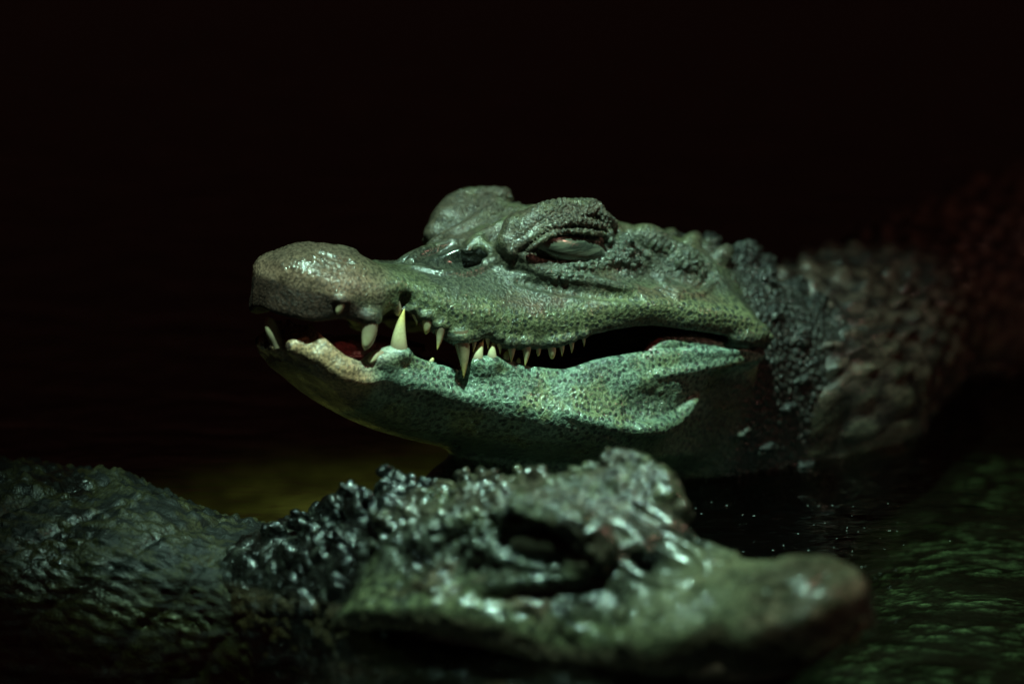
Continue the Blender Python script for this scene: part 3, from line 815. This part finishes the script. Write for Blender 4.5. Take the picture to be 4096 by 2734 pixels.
def body_tube(pts, rl, rv, n=260, m=200, seed=0, scale_px=(30.0, 22.0), keel=1.0, grid=1.0, lumps=10.0, relief=3.2, col=(0.05, 0.05, 0.035), pale=(0.16, 0.17, 0.10), spots=1.0, folds=0.0, wet=0.8, fine=3.0, flankcol=(0.06, 0.06, 0.04), fleck=False):
    """trunk along world points; scutes in rows over the back, rounded scales on the flanks"""
    pts = np.asarray(pts, float)
    t = np.arange(len(pts)); q = np.linspace(0, len(pts) - 1, n)
    Cn = np.stack([interp(t, pts[:, i], q) for i in range(3)], -1)
    a = interp(t, rl, q) * K; b = interp(t, rv, q) * K
    T = np.gradient(Cn, axis=0); T /= np.linalg.norm(T, axis=1, keepdims=True)
    S = np.cross(T, [0, 0, 1]); S /= np.linalg.norm(S, axis=1, keepdims=True)
    U = np.cross(S, T)
    L = np.concatenate([[0], np.cumsum(np.linalg.norm(np.diff(Cn, axis=0), axis=1))]) / K
    th = np.linspace(0, 2 * math.pi, m, endpoint=False)
    cs, sn = np.cos(th), np.sin(th)
    ex = 0.86
    cx = np.sign(sn) * np.abs(sn)**ex; cz = np.sign(cs) * np.abs(cs)**ex
    R = Cn[:, None] + S[:, None] * (a[:, None] * cx)[..., None] + U[:, None] * (b[:, None] * cz)[..., None]
    arc = (th - np.where(th > math.pi, 2 * math.pi, 0))[None] * ((a + b) / 2 / K)[:, None]   # px across, 0 on the spine
    LL = np.broadcast_to(L[:, None], arc.shape)
    g = np.stack([LL.ravel(), arc.ravel(), np.zeros(arc.size)], -1)
    # scales: rows of squarish scutes (grid 1) blending into irregular pebbling (grid 0)
    sx, sy = scale_px
    row = np.floor(g[:, 0] / sx)
    yy = g[:, 1] / sy + 0.35 * (fbm(g / 60, 2, seed) - 0.5) + 0.5 * (row % 2)
    cellx = g[:, 0] / sx - row - 0.5
    coli = np.floor(yy)
    celly = yy - coli - 0.5
    hid = hash3(row.astype(np.int64), coli.astype(np.int64), row.astype(np.int64) * 0, seed + 3)
    rr = np.maximum(np.abs(cellx), np.abs(celly)) * 0.4 + np.hypot(cellx, celly) * 0.6
    dome = 1 - sstep(0.2, 0.5, rr)
    ca, cb, cid = cells(g / np.array([sx, sy, sy]) * 1.3 + (fbm(g / 40, 2, seed + 2) - 0.5)[:, None] * 0.8, seed + 7)
    dome = dome * grid + (1 - grid) * sstep(0.04, 0.4, cb - ca)
    hid = hid * grid + (1 - grid) * cid
    keelh = np.exp(-(celly / 0.16)**2) * (0.5 + 0.5 * np.clip(cellx + 0.5, 0, 1)) * dome
    top = 1 - sstep(math.radians(50), math.radians(95), np.abs(g[:, 1]) / (np.repeat((a + b) / 2 / K, m)))
    N0 = (S[:, None] * cx[None, :, None] + U[:, None] * cz[None, :, None]); N0 /= np.linalg.norm(N0, axis=2, keepdims=True)
    d = (dome * relief + keelh * 8.0 * keel * top * (0.5 + hid)) + (fbm(g / 14, 3, seed + 8) - 0.5) * fine + (fbm(g / 70, 3, seed + 11) - 0.5) * lumps
    d -= folds * np.exp(-((np.abs(((g[:, 0] + 40 * fbm(g / 90, 2, seed + 30) + 0.5 * g[:, 1]) / 70) % 1 - 0.5)) / 0.07)**2)
    d -= 2
    P = (R + N0 * (d.reshape(arc.shape) * K)[..., None]).reshape(-1, 3)
    i, j = np.meshgrid(np.arange(n - 1), np.arange(m), indexing='ij'); j2 = (j + 1) % m
    Q = np.stack([i * m + j, i * m + j2, (i + 1) * m + j2, (i + 1) * m + j], -1).reshape(-1, 4)
    mot = fbm(g / np.array([16, 9, 9]), 3, seed + 20)
    C = np.array(col)[None] * np.ones((len(P), 1))
    k1 = (sstep(0.46, 0.56, mot) * spots)[:, None]
    C = C * (1 - k1) + np.array(pale) * k1
    k2 = (dome * (1 - top) * (0.2 + 0.8 * hid) * (0.0 if fleck else 1.0))[:, None]
    C = C * (1 - k2) + np.array(flankcol) * k2
    if fleck:
        k3 = (dome * sstep(0.3, 0.8, hid) * sstep(0.3, 0.6, fbm(g / 60, 2, seed + 50)) * (1 - sstep(0.35, 0.8, np.abs(np.tile(np.sin(th), n)))))[:, None]
        C = C * (1 - k3) + np.array(flankcol) * k3
    C *= (0.55 + 0.6 * dome)[:, None]
    wetn = fbm(g / 45, 3, seed + 44)
    at = dict(prm=np.stack([np.zeros(len(P)), np.full(len(P), 0.15), np.clip(wet + 2.6 * (wetn - 0.5), 0, 1)], -1), loc=g + 900 * (seed + 1), rgh=np.full(len(P), fine * 0.28))
    return P, Q, C, at

def join_body(name, pieces, parent, mat):
    V, Q = merge([(p[0], p[1]) for p in pieces])
    C = np.concatenate([p[2] for p in pieces])
    at = {k_: np.concatenate([p[3][k_] for p in pieces]) for k_ in pieces[0][3]}
    return make_mesh(name, V, Q, mat, parent, at, col=C)

# ------------------------------------------------------------------ teeth and eyes
def tooth(fr, base, tip, width, parent, blunt=0.35, bend=0.0, mat=None, name="tooth"):
    """one curved cone from base to tip (local points)"""
    base = np.array(base, float); tip = np.array(tip, float)
    ax = tip - base; L = np.linalg.norm(ax); ax /= L
    sx = np.array([1.0, 0, 0]) - ax * ax[0]; sx /= np.linalg.norm(sx)
    sy = np.cross(ax, sx)
    n, m = 14, 14
    V = []; along = []
    for i in range(n):
        t = i / (n - 1)
        tt = -0.25 + 1.25 * t
        r = width / 2 * (1 - max(tt, 0)**(1.15 if blunt < 0.5 else 2.2)) ** (0.85 if blunt < 0.5 else 0.5)
        if tt < 0: r = width / 2 * (1 + 0.15 * tt)
        r = max(r, width * 0.012)
        c = base + ax * L * tt + sx * bend * L * 4 * max(tt, 0) * (1 - max(tt, 0))
        for j in range(m):
            a = 2 * math.pi * j / m
            V.append(c + sx * math.cos(a) * r + sy * math.sin(a) * r * 0.9); along.append(max(tt, 0))
    V.append(base + ax * L * 1.005); along.append(1)
    i, j = np.meshgrid(np.arange(n - 1), np.arange(m), indexing='ij'); j2 = (j + 1) % m
    Q = np.stack([i * m + j, i * m + j2, (i + 1) * m + j2, (i + 1) * m + j], -1).reshape(-1, 4)
    jj = np.arange(m)
    T = np.stack([(n - 1) * m + jj, (n - 1) * m + (jj + 1) % m, np.full(m, n * m)], -1)
    if fr.flip: Q = Q[:, ::-1]; T = T[:, ::-1]
    return make_mesh(name, fr.w(np.array(V)), Q, mat or TOOTH, parent, {"along": np.array(along) * (0.4 if blunt >= 0.8 else 1.0)}, T)

def ellipsoid(fr, name, c, r, parent, mat, pitch=0.0, n=24, m=36, lump=0.0, seed=0):
    th = np.linspace(0, math.pi, n); ph = np.linspace(0, 2 * math.pi, m, endpoint=False)
    A, B = np.meshgrid(th, ph, indexing='ij')
    V = np.stack([np.cos(A), np.sin(A) * np.cos(B), np.sin(A) * np.sin(B)], -1).reshape(-1, 3)
    if lump: V *= (1 + lump * (fbm(V * 2.5 + seed * 9, 3, seed) - 0.5))[:, None]
    V = V * np.array(r)
    ca, sa = math.cos(math.radians(pitch)), math.sin(math.radians(pitch))
    V = np.stack([ca * V[:, 0] - sa * V[:, 2], V[:, 1], sa * V[:, 0] + ca * V[:, 2]], -1) + np.array(c)
    i, j = np.meshgrid(np.arange(n - 1), np.arange(m), indexing='ij'); j2 = (j + 1) % m
    Q = np.stack([i * m + j, i * m + j2, (i + 1) * m + j2, (i + 1) * m + j], -1).reshape(-1, 4)
    if fr.flip: Q = Q[:, ::-1]
    return make_mesh(name, fr.w(V), Q, mat, parent)

def add_teeth(fr, parent, upper, lower):
    for bu, bv, tu, tv, wd, bl, off in upper:
        w = lip_at(bu, off=off)
        b, t = RP(bu, bv, w), RP(tu, tv, w - 2)
        tooth(fr, b, t, wd, parent, bl, 0.05)
    for bu, bv, tu, tv, wd, bl, off in lower:
        w = 6 if off is None else lip_at(bu, True, off)
        b, t = RP(bu, bv, w), RP(tu, tv, w + (2 if off is not None else -4))
        tooth(fr, b, t, wd, parent, bl, -0.05)

# ------------------------------------------------------------------ caiman with the raised head
main = thing("caiman", "caiman with raised head facing left, jaws parted over yellowish teeth", "caiman")
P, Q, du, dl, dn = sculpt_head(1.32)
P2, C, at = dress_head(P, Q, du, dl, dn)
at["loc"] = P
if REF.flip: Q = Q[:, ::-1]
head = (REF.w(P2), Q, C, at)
trunk_pts = [REF.w(np.array([300, 0, -40])), REF.w(np.array([400, 0, -35])), pd(900, 318, 540), pd(1010, 288, 700), pd(1150, 270, 860), pd(1300, 290, 950)]
trunk = body_tube(trunk_pts, [100, 118, 112, 135, 155, 150], [95, 108, 92, 115, 135, 130], seed=1, scale_px=(34, 26), keel=1.3, lumps=34, grid=0.55, col=(0.014, 0.010, 0.009), pale=(0.060, 0.043, 0.035), wet=0.5, fine=1.5)
reflection_pts = [wp(1160, 420, -0.052), wp(1070, 480, -0.052), wp(1020, 545, -0.05), wp(990, 620, -0.05), wp(960, 700, -0.05), wp(900, 800, -0.05)]  # added sunken form; its pale flecks stand in for broken reflections
reflection_form = body_tube(reflection_pts, [170] * 6, [66] * 6, seed=9, scale_px=(11, 19), keel=0.0, grid=0.3, lumps=10, spots=0.0, col=(0.004, 0.005, 0.004),
                 pale=(0.12, 0.13, 0.06), wet=0.0, fine=1.0, flankcol=(0.12, 0.18, 0.135), fleck=True)
join_body("body", [head, trunk, reflection_form], main, SKIN)
add_teeth(REF, main, UPPER_TEETH, LOWER_TEETH)
ellipsoid(REF, "eye", RP(570, 248, 85), (45, 15, 15.5), main, EYE, -6)
q = RP(570, 248, 85); q[1] *= -1
ellipsoid(REF, "eye", q, (45, 15, 15.5), main, EYE, -6)

# ------------------------------------------------------------------ caiman in front, facing right
front = thing("caiman", "wet dark caiman in the foreground, head low and facing right, bumpy neck", "caiman")
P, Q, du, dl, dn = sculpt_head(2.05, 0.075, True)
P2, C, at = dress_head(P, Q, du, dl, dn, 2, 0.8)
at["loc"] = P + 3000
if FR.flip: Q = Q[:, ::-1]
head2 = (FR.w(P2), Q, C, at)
trunk_pts = [FR.w(np.array([300, 0, -60])), FR.w(np.array([400, 0, -70])), pd(150, 608, -30), pd(20, 584, 50), pd(-140, 570, 120), pd(-300, 575, 170)]
trunk2 = body_tube(trunk_pts, [85, 98, 130, 165, 180, 160], [80, 92, 104, 118, 122, 110], n=360, m=280, seed=4, scale_px=(22, 15), keel=0.5, grid=0.4, lumps=30, relief=2.8, folds=6, fine=1.6, col=(0.006, 0.007, 0.006), pale=(0.024, 0.023, 0.010), wet=0.38, flankcol=(0.05, 0.055, 0.03))
leg2 = body_tube([wp(-160, 625, -0.046), wp(40, 632, -0.043), wp(200, 640, -0.043), wp(330, 650, -0.046), wp(420, 660, -0.06)], [110, 115, 110, 80, 40], [62, 64, 62, 48, 24], seed=13,
                 scale_px=(24, 13), keel=0.0, grid=0.5, lumps=8, spots=0.0, col=(0.006, 0.007, 0.005), pale=(0.1, 0.1, 0.06), wet=0.2, flankcol=(0.19, 0.22, 0.14), fleck=True)
join_body("body", [head2, trunk2, leg2], front, SKIN)
ellipsoid(FR, "eye", RP(572, 248, 80), (38, 15, 17), front, EYE_DARK, -3)
q = RP(572, 248, 80); q[1] *= -1
ellipsoid(FR, "eye", q, (38, 15, 17), front, EYE_DARK, -3)

TONGUE = simple_material("tongue_flesh", (0.36, 0.10, 0.10), 0.3, 0.5, 0.55, 500.0, 0.0008)
ellipsoid(REF, "tongue", (-178, 0, REF.z(-178, 0, 352)), (82, 42, 17), main, TONGUE, 4, 40, 60, 0.35, 5)

for bu, bv, tu, tv, wd, bl in ((856, 622, 852, 643, 15, 0.6), (727, 634, 726, 653, 9, 0.4), (690, 640, 689, 655, 8, 0.4), (637, 642, 636, 660, 10, 0.4), (598, 645, 597, 667, 10, 0.4), (581, 646, 580, 668, 9, 0.4)):
    w_ = 80.0
    for k_ in range(6): w_ = float(interp(LIPX, LIPW, np.array([FR.at(bu, bv, w_)[0]]))[0]) * 1.04
    tooth(FR, FR.at(bu, bv, w_ - 2), FR.at(tu, tv, w_ - 3), wd, front, bl, 0.05)

# ------------------------------------------------------------------ small things
scrap = ellipsoid(REF, "food_scrap", RP(304, 335, lip_at(304, True, -8)), (13, 8, 9), None, SCRAP, 20, 30, 40, 1.1, 3)
scrap["label"] = "lumpy yellow food scrap stuck on the lower lip of the raised head"
scrap["category"] = "food scrap"

# fine bits drifting on the water
rs = np.random.RandomState(11)
SPECK = simple_material("speck", (0.35, 0.40, 0.36), 0.5, 0.5, 0.3, 900.0)
V = []; T = []
for k_ in range(90):
    u, v = (rs.uniform(670, 900), rs.uniform(500, 590)) if k_ < 65 else (rs.uniform(200, 1000), rs.uniform(480, 680))
    c_ = wp(u, v, 0.0006); r_ = rs.uniform(0.25, 0.7) * K
    n_ = len(V)
    V += [c_ + np.array([r_ * math.cos(a_), r_ * math.sin(a_), 0]) for a_ in np.arange(5) * 2 * math.pi / 5] + [c_ + np.array([0, 0, r_ * 0.6])]
    T += [(n_ + j_, n_ + (j_ + 1) % 5, n_ + 5) for j_ in range(5)]
specks = make_mesh("floating_specks", np.array(V), np.zeros((0, 4), int), SPECK, None, None, np.array(T))
specks["kind"] = "stuff"
specks["label"] = "tiny pale specks drifting on the dark water"
specks["category"] = "specks"
